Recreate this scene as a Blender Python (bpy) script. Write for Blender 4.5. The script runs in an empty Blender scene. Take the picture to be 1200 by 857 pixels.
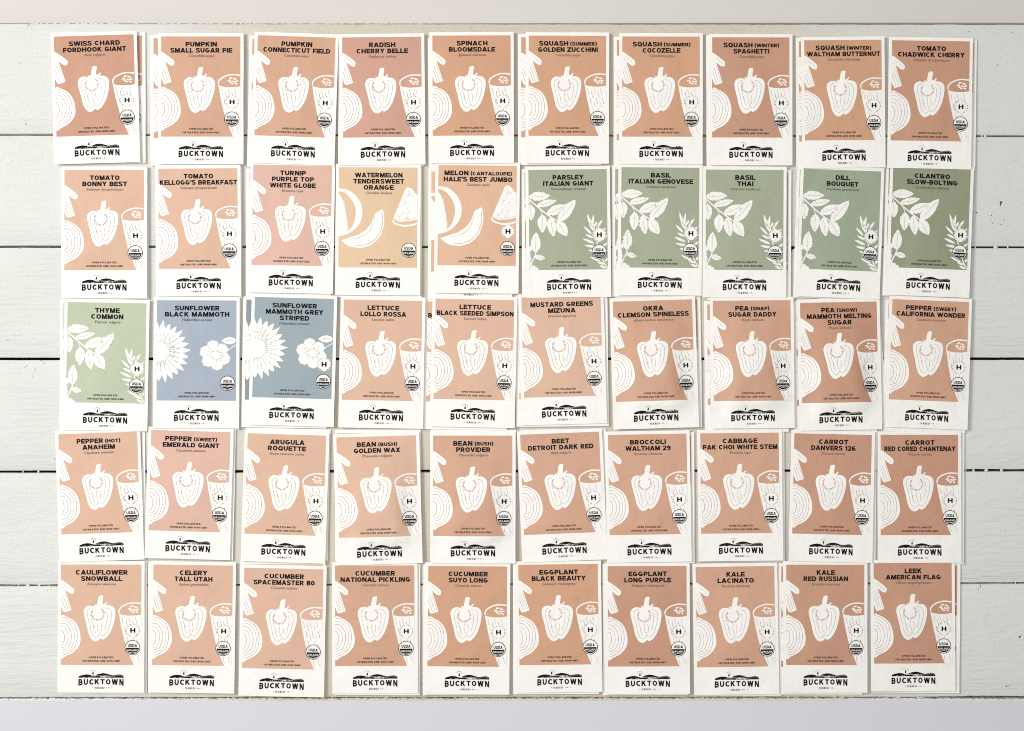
import bpy, bmesh, math, random
from mathutils import Vector, noise

random.seed(7)
C = bpy.context.scene.collection
S = 0.0008                      # metres per photo pixel (photo is 1200 x 857)
CX, CY = 600.0, 428.5
D = 1.6                         # camera height over the boards
SC = bpy.context.scene

# ------------------------------------------------------------------ camera
cam = bpy.data.cameras.new("camera"); co = bpy.data.objects.new("camera", cam); C.objects.link(co)
cam.sensor_width = 36.0; cam.lens = 36.0 * D / (1200 * S)
co.location = (0, 0, D); cam.clip_start = 0.05; cam.clip_end = 50
SC.camera = co

# ------------------------------------------------------------------ light
w = bpy.data.worlds.new("World"); SC.world = w; w.use_nodes = True
bg = w.node_tree.nodes["Background"]
bg.inputs[0].default_value = (0.93, 0.97, 1.0, 1); bg.inputs[1].default_value = 0.27

def area(name, loc, aim, sx, sy, power, col):
    l = bpy.data.lights.new(name, 'AREA'); l.shape = 'RECTANGLE'; l.size = sx; l.size_y = sy
    l.energy = power; l.color = col
    o = bpy.data.objects.new(name, l); C.objects.link(o); o.location = loc
    o.rotation_euler = (Vector(aim) - Vector(loc)).to_track_quat('-Z', 'Y').to_euler()
    return o
area("window_light", (-2.3, 0.75, 2.1), (-0.05, 0.0, 0), 1.0, 1.0, 84, (1.0, 0.972, 0.935))
area("overhead_fill", (-0.05, 0.02, 1.78), (-0.05, 0.02, 0), 0.9, 0.7, 13, (1.0, 0.98, 0.95))  # overhead fill added to brighten the middle of the table

vs = SC.view_settings
SC.display_settings.display_device = 'sRGB'
vs.view_transform = 'Standard'; vs.look = 'None'; vs.gamma = 1.0; vs.exposure = 0.0
vs.use_curve_mapping = False
SC.cycles.filter_width = 1.0      # crisp lens

# ------------------------------------------------------------------ helpers
def W(px, py, z=0.0):
    k = (D - z) / D
    return Vector(((px - CX) * S * k, (CY - py) * S * k, z))

def nmat(name, col, rough=0.6, var=0.0, vscale=30, bump=0.0, bscale=400, stretch=(1, 1, 1), spec=0.35, rnd=0.0):
    m = bpy.data.materials.new(name); m.use_nodes = True
    n = m.node_tree.nodes; l = m.node_tree.links
    b = n["Principled BSDF"]; b.inputs["Base Color"].default_value = (*col, 1)
    b.inputs["Roughness"].default_value = rough
    b.inputs["Specular IOR Level"].default_value = spec
    tc = n.new("ShaderNodeTexCoord"); mp = n.new("ShaderNodeMapping"); mp.inputs["Scale"].default_value = stretch
    oi = n.new("ShaderNodeObjectInfo")
    ad = n.new("ShaderNodeVectorMath"); ad.operation = 'ADD'
    mu = n.new("ShaderNodeMath"); mu.operation = 'MULTIPLY'; mu.inputs[1].default_value = 37.0
    l.new(oi.outputs["Random"], mu.inputs[0]); l.new(tc.outputs["Object"], ad.inputs[0]); l.new(mu.outputs[0], ad.inputs[1])
    l.new(ad.outputs[0], mp.inputs[0])
    if var:
        t = n.new("ShaderNodeTexNoise"); t.inputs["Scale"].default_value = vscale; t.inputs["Detail"].default_value = 3
        l.new(mp.outputs[0], t.inputs["Vector"])
        mx = n.new("ShaderNodeMix"); mx.data_type = 'RGBA'
        mx.inputs[6].default_value = (*[max(0, c * (1 - var)) for c in col], 1)
        mx.inputs[7].default_value = (min(1, col[0] * (1 + var)), min(1, col[1] * (1 + var * .8)), min(1, col[2] * (1 + var * .55)), 1)
        l.new(t.outputs["Fac"], mx.inputs[0]); l.new(mx.outputs[2], b.inputs["Base Color"])
    if bump:
        t = n.new("ShaderNodeTexNoise"); t.inputs["Scale"].default_value = bscale; t.inputs["Detail"].default_value = 4
        l.new(mp.outputs[0], t.inputs["Vector"])
        bp = n.new("ShaderNodeBump"); bp.inputs["Distance"].default_value = bump; bp.inputs["Strength"].default_value = 0.6
        l.new(t.outputs["Fac"], bp.inputs["Height"]); l.new(bp.outputs[0], b.inputs["Normal"])
    return m

def srgb(r, g, b):
    f = lambda c: (c / 12.92 if c <= .04045 else ((c + .055) / 1.055) ** 2.4)
    return (f(r / 255), f(g / 255), f(b / 255))

def new_obj(name, mesh, mat=None, parent=None):
    o = bpy.data.objects.new(name, mesh); C.objects.link(o)
    if mat is not None and not mesh.materials: mesh.materials.append(mat)
    if parent: o.parent = parent
    return o

def mesh_from(verts, faces, name="mesh", smooth=False):
    me = bpy.data.meshes.new(name); me.from_pydata(verts, [], faces)
    if smooth: me.polygons.foreach_set("use_smooth", [True] * len(me.polygons))
    me.update(); return me

# ------------------------------------------------------------------ wood material
def board_mat(name, ca, cb, rough, bump_h, brush=True, warm=None):
    m = bpy.data.materials.new(name); m.use_nodes = True
    n = m.node_tree.nodes; l = m.node_tree.links; b = n["Principled BSDF"]
    b.inputs["Roughness"].default_value = rough; b.inputs["Specular IOR Level"].default_value = 0.3
    tc = n.new("ShaderNodeTexCoord")
    def noise_(scale, st, det=4, rot=0, dist=0.0, ro=0.55):
        mp = n.new("ShaderNodeMapping"); mp.inputs["Scale"].default_value = st; mp.inputs["Rotation"].default_value = (0, 0, rot)
        l.new(tc.outputs["Object"], mp.inputs[0])
        t = n.new("ShaderNodeTexNoise"); t.inputs["Scale"].default_value = scale; t.inputs["Detail"].default_value = det
        t.inputs["Distortion"].default_value = dist; t.inputs["Roughness"].default_value = ro
        l.new(mp.outputs[0], t.inputs["Vector"]); return t.outputs["Fac"]
    def math_(op, a, bb):
        x = n.new("ShaderNodeMath"); x.operation = op
        for i, v in enumerate((a, bb)):
            if isinstance(v, (int, float)): x.inputs[i].default_value = v
            else: l.new(v, x.inputs[i])
        return x.outputs[0]
    big = noise_(6, (1, 2, 1), 3)
    fine = noise_(160, (.35, 1.3, 1), 4, .12, .6)
    mx = n.new("ShaderNodeMix"); mx.data_type = 'RGBA'
    mx.inputs[6].default_value = (*ca, 1); mx.inputs[7].default_value = (*cb, 1)
    l.new(math_('ADD', math_('MULTIPLY', big, .7), math_('MULTIPLY', fine, .3)), mx.inputs[0])
    if brush:
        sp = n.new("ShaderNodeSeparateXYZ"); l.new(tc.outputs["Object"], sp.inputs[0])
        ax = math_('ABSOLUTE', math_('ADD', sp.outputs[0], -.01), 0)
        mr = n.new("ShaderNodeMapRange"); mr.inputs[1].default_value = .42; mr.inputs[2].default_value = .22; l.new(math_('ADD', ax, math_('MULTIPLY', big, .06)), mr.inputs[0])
        m2 = n.new("ShaderNodeMix"); m2.data_type = 'RGBA'; m2.inputs[7].default_value = (.58, .53, .44, 1)  # shade and warm bounce of the gaps put into the boards' middle colour
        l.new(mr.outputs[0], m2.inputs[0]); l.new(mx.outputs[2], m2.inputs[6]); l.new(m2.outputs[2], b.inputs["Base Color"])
    else: l.new(mx.outputs[2], b.inputs["Base Color"])
    if brush:
        grain = noise_(230, (.13, 1.15, 1), 5, 0.03, .8)         # horizontal brush strokes
        diag = noise_(150, (.28, 1.0, 1), 3, -.62, .8)           # slanted palette strokes
        lump = noise_(420, (1, 1, 1), 3, 0, 0)
        msk = noise_(7, (1, 1, 1), 1)
        ramp = n.new("ShaderNodeMapRange"); ramp.inputs[1].default_value = .42; ramp.inputs[2].default_value = .62
        l.new(msk, ramp.inputs[0])
        mxf = n.new("ShaderNodeMix"); mxf.data_type = 'FLOAT'
        l.new(ramp.outputs[0], mxf.inputs[0]); l.new(grain, mxf.inputs[2]); l.new(diag, mxf.inputs[3])
        h = math_('ADD', mxf.outputs[0], math_('MULTIPLY', lump, .28))
    else:
        h = noise_(60, (.5, 1, 1), 2)
    bp = n.new("ShaderNodeBump"); bp.inputs["Distance"].default_value = bump_h; bp.inputs["Strength"].default_value = 1.0
    l.new(h, bp.inputs["Height"]); l.new(bp.outputs[0], b.inputs["Normal"])
    return m

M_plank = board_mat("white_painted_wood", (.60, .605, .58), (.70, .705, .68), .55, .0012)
M_smooth = board_mat("smooth_painted_board", (.585, .555, .525), (.635, .605, .575), .45, .0002, False)
M_dark = nmat("dark_gap_wood", (.012, .010, .008), .9, .3, 200)
M_chip = nmat("bare_chipped_wood", (.035, .028, .02), .9, .4, 300)
M_back = nmat("grey_border_band", srgb(205, 205, 211), .8, .012, 4, .00004, 900)

# ------------------------------------------------------------------ table of boards
H = 0.018
base = new_obj("tabletop", mesh_from(
    [(x, y, z) for z in (-H - .03, -H - .001) for x, y in ((-.75, -.62), (.75, -.62), (.75, .52), (-.75, .52))],
    [(3, 2, 1, 0), (4, 5, 6, 7), (0, 1, 5, 4), (1, 2, 6, 5), (2, 3, 7, 6), (3, 0, 4, 7)]), M_dark)
base["kind"] = "structure"

def jit(x, seed, amp, f=60):
    return amp * (noise.noise((x * f, seed * 7.3, 0)) + .6 * noise.noise((x * f * 4, seed * 3.1, 5)) + .35 * noise.noise((x * f * 11, seed, 9)))

def plank(y0, y1, seed, mat, amp0=.00035, amp1=.00035, gap0=0.8, gap1=0.8, f0=60, f1=60, notch=None, zoff=0.0):
    """y0,y1: photo rows of the joints above and below; gap: half gap in px (callable of px or number)"""
    xs = [-.75 + i * .0026 for i in range(int(1.5 / .0026) + 1)]
    xs = [x for x in xs if not (notch and notch[0][0] - .001 < (x / S + CX) * 1.0 < notch[-1][0] + .001)]
    pts = []
    for x in xs:
        px = x / S + CX
        g0 = gap0(px) if callable(gap0) else gap0
        g1 = gap1(px) if callable(gap1) else gap1
        top = (CY - (y0(px) + g0)) * S + jit(x, seed, amp0, f0)
        bot = (CY - (y1(px) - g1)) * S + jit(x, seed + 50, amp1, f1)
        pts.append((x, top, bot))
    if notch:
        for px, dv in notch:
            x = (px - CX) * S
            pts.append((x, (CY - (y0(px) + .8 + dv)) * S, (CY - (y1(px) - .8)) * S))
        pts.sort()
    b = .0007
    prof = [(0, -H), (0, -b), (b * .35, -b * .3), (b, 0)]       # rounded painted arris
    verts = []
    for x, t, bo in pts:
        row = [(x, t - a, z + zoff) for a, z in prof]
        mid = [(x, t + (bo - t) * k, zoff) for k in (.25, .5, .75)]
        row2 = [(x, bo + a, z + zoff) for a, z in reversed(prof)]
        verts += row + mid + row2
    k = 11; faces = []
    for i in range(len(pts) - 1):
        for j in range(k - 1):
            a = i * k + j
            faces.append((a, a + 1, a + k + 1, a + k))
    return new_obj("plank", mesh_from(verts, faces, "plank", True), mat, base)

def L(yl, yr):                       # joint row as a function of px
    return lambda px: yl + (yr - yl) * px / 1200.0
J = [L(27.8, 28.6), L(158, 159.6), L(289.2, 289.8), L(420.8, 420.6), L(553.2, 551.4), L(686.4, 683.6), L(817.8, 817.2)]
thin0 = lambda px: 0.35 + 1.15 * max(0, min(1, (px - 520) / 500)) - .15 * (px < 500)
plank(L(-120, -120), J[0], 1, M_smooth, gap1=thin0, amp1=.00012, amp0=0)
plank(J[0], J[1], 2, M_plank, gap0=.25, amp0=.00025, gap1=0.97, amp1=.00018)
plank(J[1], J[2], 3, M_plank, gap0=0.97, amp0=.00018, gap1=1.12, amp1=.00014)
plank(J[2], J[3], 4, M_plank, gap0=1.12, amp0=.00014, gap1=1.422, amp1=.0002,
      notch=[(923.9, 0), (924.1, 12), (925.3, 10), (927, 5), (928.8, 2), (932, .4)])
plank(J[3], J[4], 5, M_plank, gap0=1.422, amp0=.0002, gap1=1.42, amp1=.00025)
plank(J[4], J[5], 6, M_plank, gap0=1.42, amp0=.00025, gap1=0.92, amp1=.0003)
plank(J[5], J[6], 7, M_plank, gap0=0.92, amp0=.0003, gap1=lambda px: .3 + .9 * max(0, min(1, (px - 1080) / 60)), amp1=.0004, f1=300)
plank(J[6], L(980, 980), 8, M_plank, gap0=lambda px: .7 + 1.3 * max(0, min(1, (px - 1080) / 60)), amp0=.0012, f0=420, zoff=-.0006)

# paint bridges that close the joints here and there, flaked crumbs in the lowest joint
def blob(px, py, rx, ry, hz, z, seed, n=9):
    c = W(px, py, z); v = [(c.x, c.y, z + hz)]; f = []
    for ring, (k, zz) in enumerate(((.6, .8), (1.0, 0), (1.0, -1.4))):
        for i in range(n):
            a = 2 * math.pi * i / n; r = k * (1 + .3 * noise.noise((i * 1.7, seed * 3.3, ring * .2)))
            v.append((c.x + rx * S * r * math.cos(a), c.y + ry * S * r * math.sin(a), z + hz * zz))
    for i in range(n):
        j = (i + 1) % n
        f.append((0, 1 + i, 1 + j))
        for q in (0, 1):
            f.append((1 + q * n + i, 1 + (q + 1) * n + i, 1 + (q + 1) * n + j, 1 + q * n + j))
    return v, f
def bridges():
    V, F = [], []
    def add(*a, **k):
        v, f = blob(*a, **k); o = len(V); V.extend(v); F.extend(tuple(i + o for i in q) for q in f)
    for px, jn, rx in ((1155, 1, 1.4), (1151, 1, .7), (1167, 2, 2.8), (1181, 2, .8), (1143, 2, .8), (1156, 4, 2.3), (1141, 4, 1.3), (1174, 4, 1.8),
                       (1132, 4, .7), (1190, 5, .5), (45, 4, 1.2), (27, 4, .7), (33, 5, 2.2), (46, 5, 1.5), (58, 5, .8), (22, 5, .7), (38, 0, .8)):
        add(px, J[jn](px), rx, 1.9, .0006, -.0005, px)
    for i in range(90):                                            # first joint: paint nearly closes it on the left
        px = 40 + i * 5.2 + random.uniform(-2, 2)
        if random.random() < .62: add(px, J[0](px) - .1, random.uniform(1.5, 3.4), .8, .0004, -.0006, i)
    return V, F
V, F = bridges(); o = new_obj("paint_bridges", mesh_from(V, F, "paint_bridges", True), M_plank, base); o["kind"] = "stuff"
V, F = [], []
for i in range(900):
    px = -20 + i * 1.38 + random.uniform(-.8, .8)
    v, f = blob(px, J[6](px) + random.gauss(.5, .75), random.uniform(.3, 1.0), random.uniform(.25, .6), .0005, -.0004, i, n=6)
    oo = len(V); V.extend(v); F.extend(tuple(k + oo for k in q) for q in f)
M_crumb = nmat("flaked_paint_crumbs", (.30, .28, .24), .9, .9, 900)
o = new_obj("paint_crumbs", mesh_from(V, F, "paint_crumbs"), M_crumb, base); o["kind"] = "stuff"

# chips and knot marks where the paint has come off: shallow flakes of bare wood
V, F = [], []
def chip(px, py, rx, ry, rot=0.0, n=7):
    c = W(px, py, .0); o = len(V); V.append((c.x, c.y, .00008))
    for i in range(n):
        a = 2 * math.pi * i / n; r = 1 + .45 * noise.noise((px * .7 + i * 2.1, py * .3, 1))
        x, y = rx * S * r * math.cos(a), ry * S * r * math.sin(a)
        V.append((c.x + x * math.cos(rot) - y * math.sin(rot), c.y + x * math.sin(rot) + y * math.cos(rot), .00006))
    for i in range(n): F.append((o, o + 1 + i, o + 1 + (i + 1) % n))
for a in ((1173.2, 237.5, 1.5, 1.6), (1172.4, 240, .7, 1.5), (1169.5, 237, .7, .5), (1167.3, 233.3, .5, .35), (1144, 249.3, 1.3, .5), (1144, 249.3, .35, 1.4),
          (1161.5, 252.5, .8, .5), (1161, 258, .8, .6), (1163, 262, .5, .5), (1173.5, 263.5, .9, .6), (1176.3, 258, .6, .8), (1158, 253, .35, .7),
          (1164, 285, 1.0, .45), (1168.5, 76, .45, .9), (1186, 38, 1.0, .35), (1135, 37.5, 1.6, .3), (1140, 61, .5, .5),
          (33.6, 29.6, .9, .7), (39.5, 30.4, .4, .5), (30.5, 145.5, .35, 1.6, .2), (29.3, 141, .3, 1.0, .2), (24, 291, 1.2, .4), (9.3, 399, 1.1, .4, .5),
          (39, 397, .6, .4), (31.3, 429, .4, 1.0, -.4), (29, 431, .5, .4), (41, 433.5, .3, 2.0, -.2), (52, 425.5, .5, .7), (48, 423, .9, .35), (38.7, 441, .25, 1.8, -.2),
          (64, 538, .45, .9, -.4), (56, 692, .5, .4), (1149, 687, .3, 2.1, -.3), (1146.5, 689.5, .3, .7), (1195, 746.5, 1.9, .8, .8), (1179.3, 804.5, 1.2, .5, .3), (1182, 803.6, .5, .3),
          (452, 30, .5, .3), (553, 33, 1.0, .5), (616, 813.5, 2.0, .3), (625, 813, .8, .35), (1175, 93, .3, .3), (1198, 110, .5, .3), (1147, 166, .6, .4)):
    chip(*a)
rc = random.Random(11)
for i in range(70):
    px = rc.choice((rc.uniform(2, 62), rc.uniform(1140, 1198))); jn = rc.choice(J[:6]); far = rc.random() < .4
    py = jn(px) + (rc.uniform(-60, 60) if far else rc.choice((-1, 1)) * rc.uniform(1.4, 4)); chip(px, max(32, py), rc.uniform(.15, .5), rc.uniform(.12, .35), rc.uniform(-1, 1), 6)
o = new_obj("paint_chips", mesh_from(V, F, "paint_chips"), M_chip, base); o["kind"] = "stuff"

# pale grey border band, made up as a card lying over the table front
def slab(name, x0, x1, y0, y1, z0, z1, mat):
    bm = bmesh.new()
    v = [bm.verts.new((x, y, z)) for z in (z0, z1) for x, y in ((x0, y0), (x1, y0), (x1, y1), (x0, y1))]
    for q in ((3, 2, 1, 0), (4, 5, 6, 7), (0, 1, 5, 4), (1, 2, 6, 5), (2, 3, 7, 6), (3, 0, 4, 7)): bm.faces.new([v[i] for i in q])
    me = bpy.data.meshes.new(name); bm.to_mesh(me); bm.free(); return new_obj(name, me, mat)
card = slab("border_band", -.74, .74, -.60, (CY - 821.3) * S, -.0006, -.0002, M_back)
card["kind"] = "structure"

# ------------------------------------------------------------------ packet shape
PW, PH = 92.0, 117.3                      # printed panel in px
EL, ER, ET, EB = -3.7, 95.7, -4.0, 149.6  # envelope outline
OU, OV = 46.0, 72.8
def lx(u): return (u - OU) * S
def ly(v): return -(v - OV) * S

# variant: amplitude mm, centre u,v, spread, wrinkle mm, seed
VAR = [(.75, .50, .55, .10, 1), (1.0, .46, .62, .12, 2), (.65, .55, .45, .09, 3), (1.25, .5, .66, .14, 4), (4.4, .52, .64, .7, 5), (4.0, .46, .66, .65, 6)]
def hgt(var, u, v):
    A, cu, cv, wr, sd = VAR[var]
    s = (u - EL) / (ER - EL); t = (v - ET) / (EB - ET)
    s = min(1, max(0, s)); t = min(1, max(0, t))
    def ramp(x, w0, w1):                   # flat glued seam, then a soft rise
        x = max(0.0, min(1.0, (x - w0) / w1)); return x * x * (3 - 2 * x)
    wd = .42 if A < 2 else .30
    e = ramp(min(s, 1 - s), .02, wd) * ramp(min(t, 1 - t), .03, wd * .72)
    g = math.exp(-((s - cu) ** 2 / .16 + (t - cv) ** 2 / .13))
    n = noise.noise((u * .035, v * .035, sd * 9.1)) + .45 * noise.noise((u * .08, v * .05, sd * 4.7))
    z = .00026 + .001 * (A * e * (.35 + .65 * g) + wr * e * n)
    z += .00012 * noise.noise((u * .03, v * .03, sd * 2.2 + 40)) * ramp(min(s, 1 - s), 0, .12) * ramp(min(t, 1 - t), 0, .1) + .00004
    if A > 2:
        z += .0008 * math.exp(-((t - .80 - .03 * math.sin(s * 5 + sd)) / .035) ** 2) * ramp(min(s, 1 - s), .01, .12)
        z -= .0009 * math.exp(-((s - .13) ** 2 + (t - .83) ** 2) / .006)
    if A > 2:                              # puckers that run down to the bottom seam
        k = max(0, (t - .72) / .28)
        z += .001 * .30 * k * (1 - k) * 4 * noise.noise((u * .11 + sd, v * .03, sd)) * e ** .5
    return z

def grid_lines(a, b, step, keep):
    n = max(1, round((b - a) / step)); g = [a + (b - a) * i / n for i in range(n + 1)]
    return sorted(set([x for x in g if all(abs(x - k) > step * .45 for k in keep)] + [k for k in keep if a <= k <= b]))
GU = grid_lines(EL, ER, 4.0, [EL, 0, PW, ER]); GV = grid_lines(ET, EB, 4.2, [ET, 0, PH, EB])
def envelope_mesh(var):
    V, F = [], []; nu, nv = len(GU), len(GV); sd = VAR[var][4]
    def warp(u, v):                        # cut edges are never perfectly straight
        du = .25 * noise.noise((v * .02, sd * 5.0, 1)) ; dv = .25 * noise.noise((u * .02, sd * 5.0, 2))
        return u + (du if u in (EL, ER) else 0), v + (dv if v in (ET, EB) else 0)
    for v in GV:
        for u in GU:
            a, b = warp(u, v); V.append((lx(a), ly(b), hgt(var, u, v)))
    for v in GV:
        for u in GU:
            a, b = warp(u, v); V.append((lx(a), ly(b), 0.0))
    N = nu * nv
    for j in range(nv - 1):
        for i in range(nu - 1):
            a = j * nu + i
            F.append((a, a + nu, a + nu + 1, a + 1)); F.append((N + a, N + a + 1, N + a + nu + 1, N + a + nu))
    ring = [i for i in range(nu)] + [j * nu + nu - 1 for j in range(1, nv)] + [(nv - 1) * nu + i for i in range(nu - 2, -1, -1)] + [j * nu for j in range(nv - 2, 0, -1)]
    M0 = len(V)                            # the cut edge has vertices of its own, so it stays crisp
    for k in ring: V.append(V[k]); V.append(V[N + k])
    for k in range(len(ring)):
        j = (k + 1) % len(ring)
        F.append((M0 + 2 * k, M0 + 2 * j, M0 + 2 * j + 1, M0 + 2 * k + 1))
    me = mesh_from(V, F, "envelope")
    sm = [True] * len(F)
    for k in range(len(ring)): sm[-1 - k] = False
    me.polygons.foreach_set("use_smooth", sm); return me

# ---- flat art in panel px, later laid on the bulge
class Art:
    def __init__(self): self.bm = bmesh.new()
    def poly(self, pts, smooth=True, clamp=True, m=4):
        if smooth: pts = catmull(pts, True, m)
        if clamp: pts = [(min(PW, max(0, u)), min(PH, max(0, v))) for u, v in pts]
        q = []
        for p in pts:
            if not q or math.hypot(p[0] - q[-1][0], p[1] - q[-1][1]) > .02: q.append(p)
        if math.hypot(q[0][0] - q[-1][0], q[0][1] - q[-1][1]) < .02: q.pop()
        try:
            f = self.bm.faces.new([self.bm.verts.new((u, -v, 0)) for u, v in q])
            bmesh.ops.triangulate(self.bm, faces=[f], ngon_method='EAR_CLIP')
        except Exception: pass
    def line(self, pts, wd=.45, smooth=True, m=4, clip=True):
        if smooth and len(pts) > 2: pts = catmull(pts, False, m)
        if clip: pts = [p for p in pts if -.3 <= p[0] <= PW + .3 and -.3 <= p[1] <= PH + .3]
        if len(pts) < 2: return
        prev = None
        for i, (u, v) in enumerate(pts):
            a = pts[max(0, i - 1)]; b = pts[min(len(pts) - 1, i + 1)]
            du, dv = b[0] - a[0], b[1] - a[1]; q = math.hypot(du, dv) or 1
            nx, ny = -dv / q * wd / 2, du / q * wd / 2
            cur = (self.bm.verts.new((u + nx, -(v + ny), 0)), self.bm.verts.new((u - nx, -(v - ny), 0)))
            if prev: self.bm.faces.new((prev[0], prev[1], cur[1], cur[0]))
            prev = cur
    def disc(self, u, v, r, n=28, r0=None):
        if r0 is None: self.poly([(u + r * math.cos(2 * math.pi * i / n), v + r * math.sin(2 * math.pi * i / n)) for i in range(n)], False, False)
        else:
            ri = [[self.bm.verts.new((u + q * math.cos(2 * math.pi * i / n), -(v + q * math.sin(2 * math.pi * i / n)), 0)) for i in range(n)] for q in (r0, r)]
            for i in range(n): j = (i + 1) % n; self.bm.faces.new((ri[0][i], ri[0][j], ri[1][j], ri[1][i]))
    def done(self, step=5.0):
        bm = self.bm
        if step and bm.verts:
            us = [v.co.x for v in bm.verts]; vv = [v.co.y for v in bm.verts]
            k = math.floor(min(us) / step) * step + step
            while k < max(us):
                bmesh.ops.bisect_plane(bm, geom=bm.verts[:] + bm.edges[:] + bm.faces[:], plane_co=(k, 0, 0), plane_no=(1, 0, 0)); k += step
            k = math.floor(min(vv) / step) * step + step
            while k < max(vv):
                bmesh.ops.bisect_plane(bm, geom=bm.verts[:] + bm.edges[:] + bm.faces[:], plane_co=(0, k, 0), plane_no=(0, 1, 0)); k += step
        bm.verts.index_update()
        V = [(v.co.x, -v.co.y) for v in bm.verts]
        F = []
        for f in bm.faces:
            f.normal_update(); idx = [v.index for v in f.verts]
            F.append(idx if f.normal.z > 0 else idx[::-1])
        bm.free(); return V, F

def catmull(P, closed, m):
    n = len(P); out = []
    for i in range(n if closed else n - 1):
        p0, p1, p2, p3 = (P[(i - 1) % n], P[i], P[(i + 1) % n], P[(i + 2) % n]) if closed else (P[max(0, i - 1)], P[i], P[i + 1], P[min(n - 1, i + 2)])
        for k in range(m):
            t = k / m
            out.append(tuple(.5 * (2 * p1[c] + (p2[c] - p0[c]) * t + (2 * p0[c] - 5 * p1[c] + 4 * p2[c] - p3[c]) * t * t + (-p0[c] + 3 * p1[c] - 3 * p2[c] + p3[c]) * t ** 3) for c in (0, 1)))
    if not closed: out.append(P[-1])
    return out

# ---- text as mesh
FONT_CACHE = {}
def text_mesh(s, off=0.0, res=2, space=1.0):
    key = (s, off, res, space)
    if key in FONT_CACHE: return FONT_CACHE[key]
    cu = bpy.data.curves.new("lettering", 'FONT'); cu.body = s; cu.size = 1; cu.resolution_u = res; cu.offset = off
    cu.fill_mode = 'FRONT'; cu.space_character = space
    ob = bpy.data.objects.new("lettering", cu); C.objects.link(ob)
    dg = bpy.context.evaluated_depsgraph_get(); me = bpy.data.meshes.new_from_object(ob.evaluated_get(dg))
    V = [(v.co.x, v.co.y) for v in me.vertices]
    F = [tuple(p.vertices) if p.normal.z > 0 else tuple(reversed(p.vertices)) for p in me.polygons]
    bpy.data.objects.remove(ob); bpy.data.curves.remove(cu); bpy.data.meshes.remove(me)
    FONT_CACHE[key] = (V, F); return V, F
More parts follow.
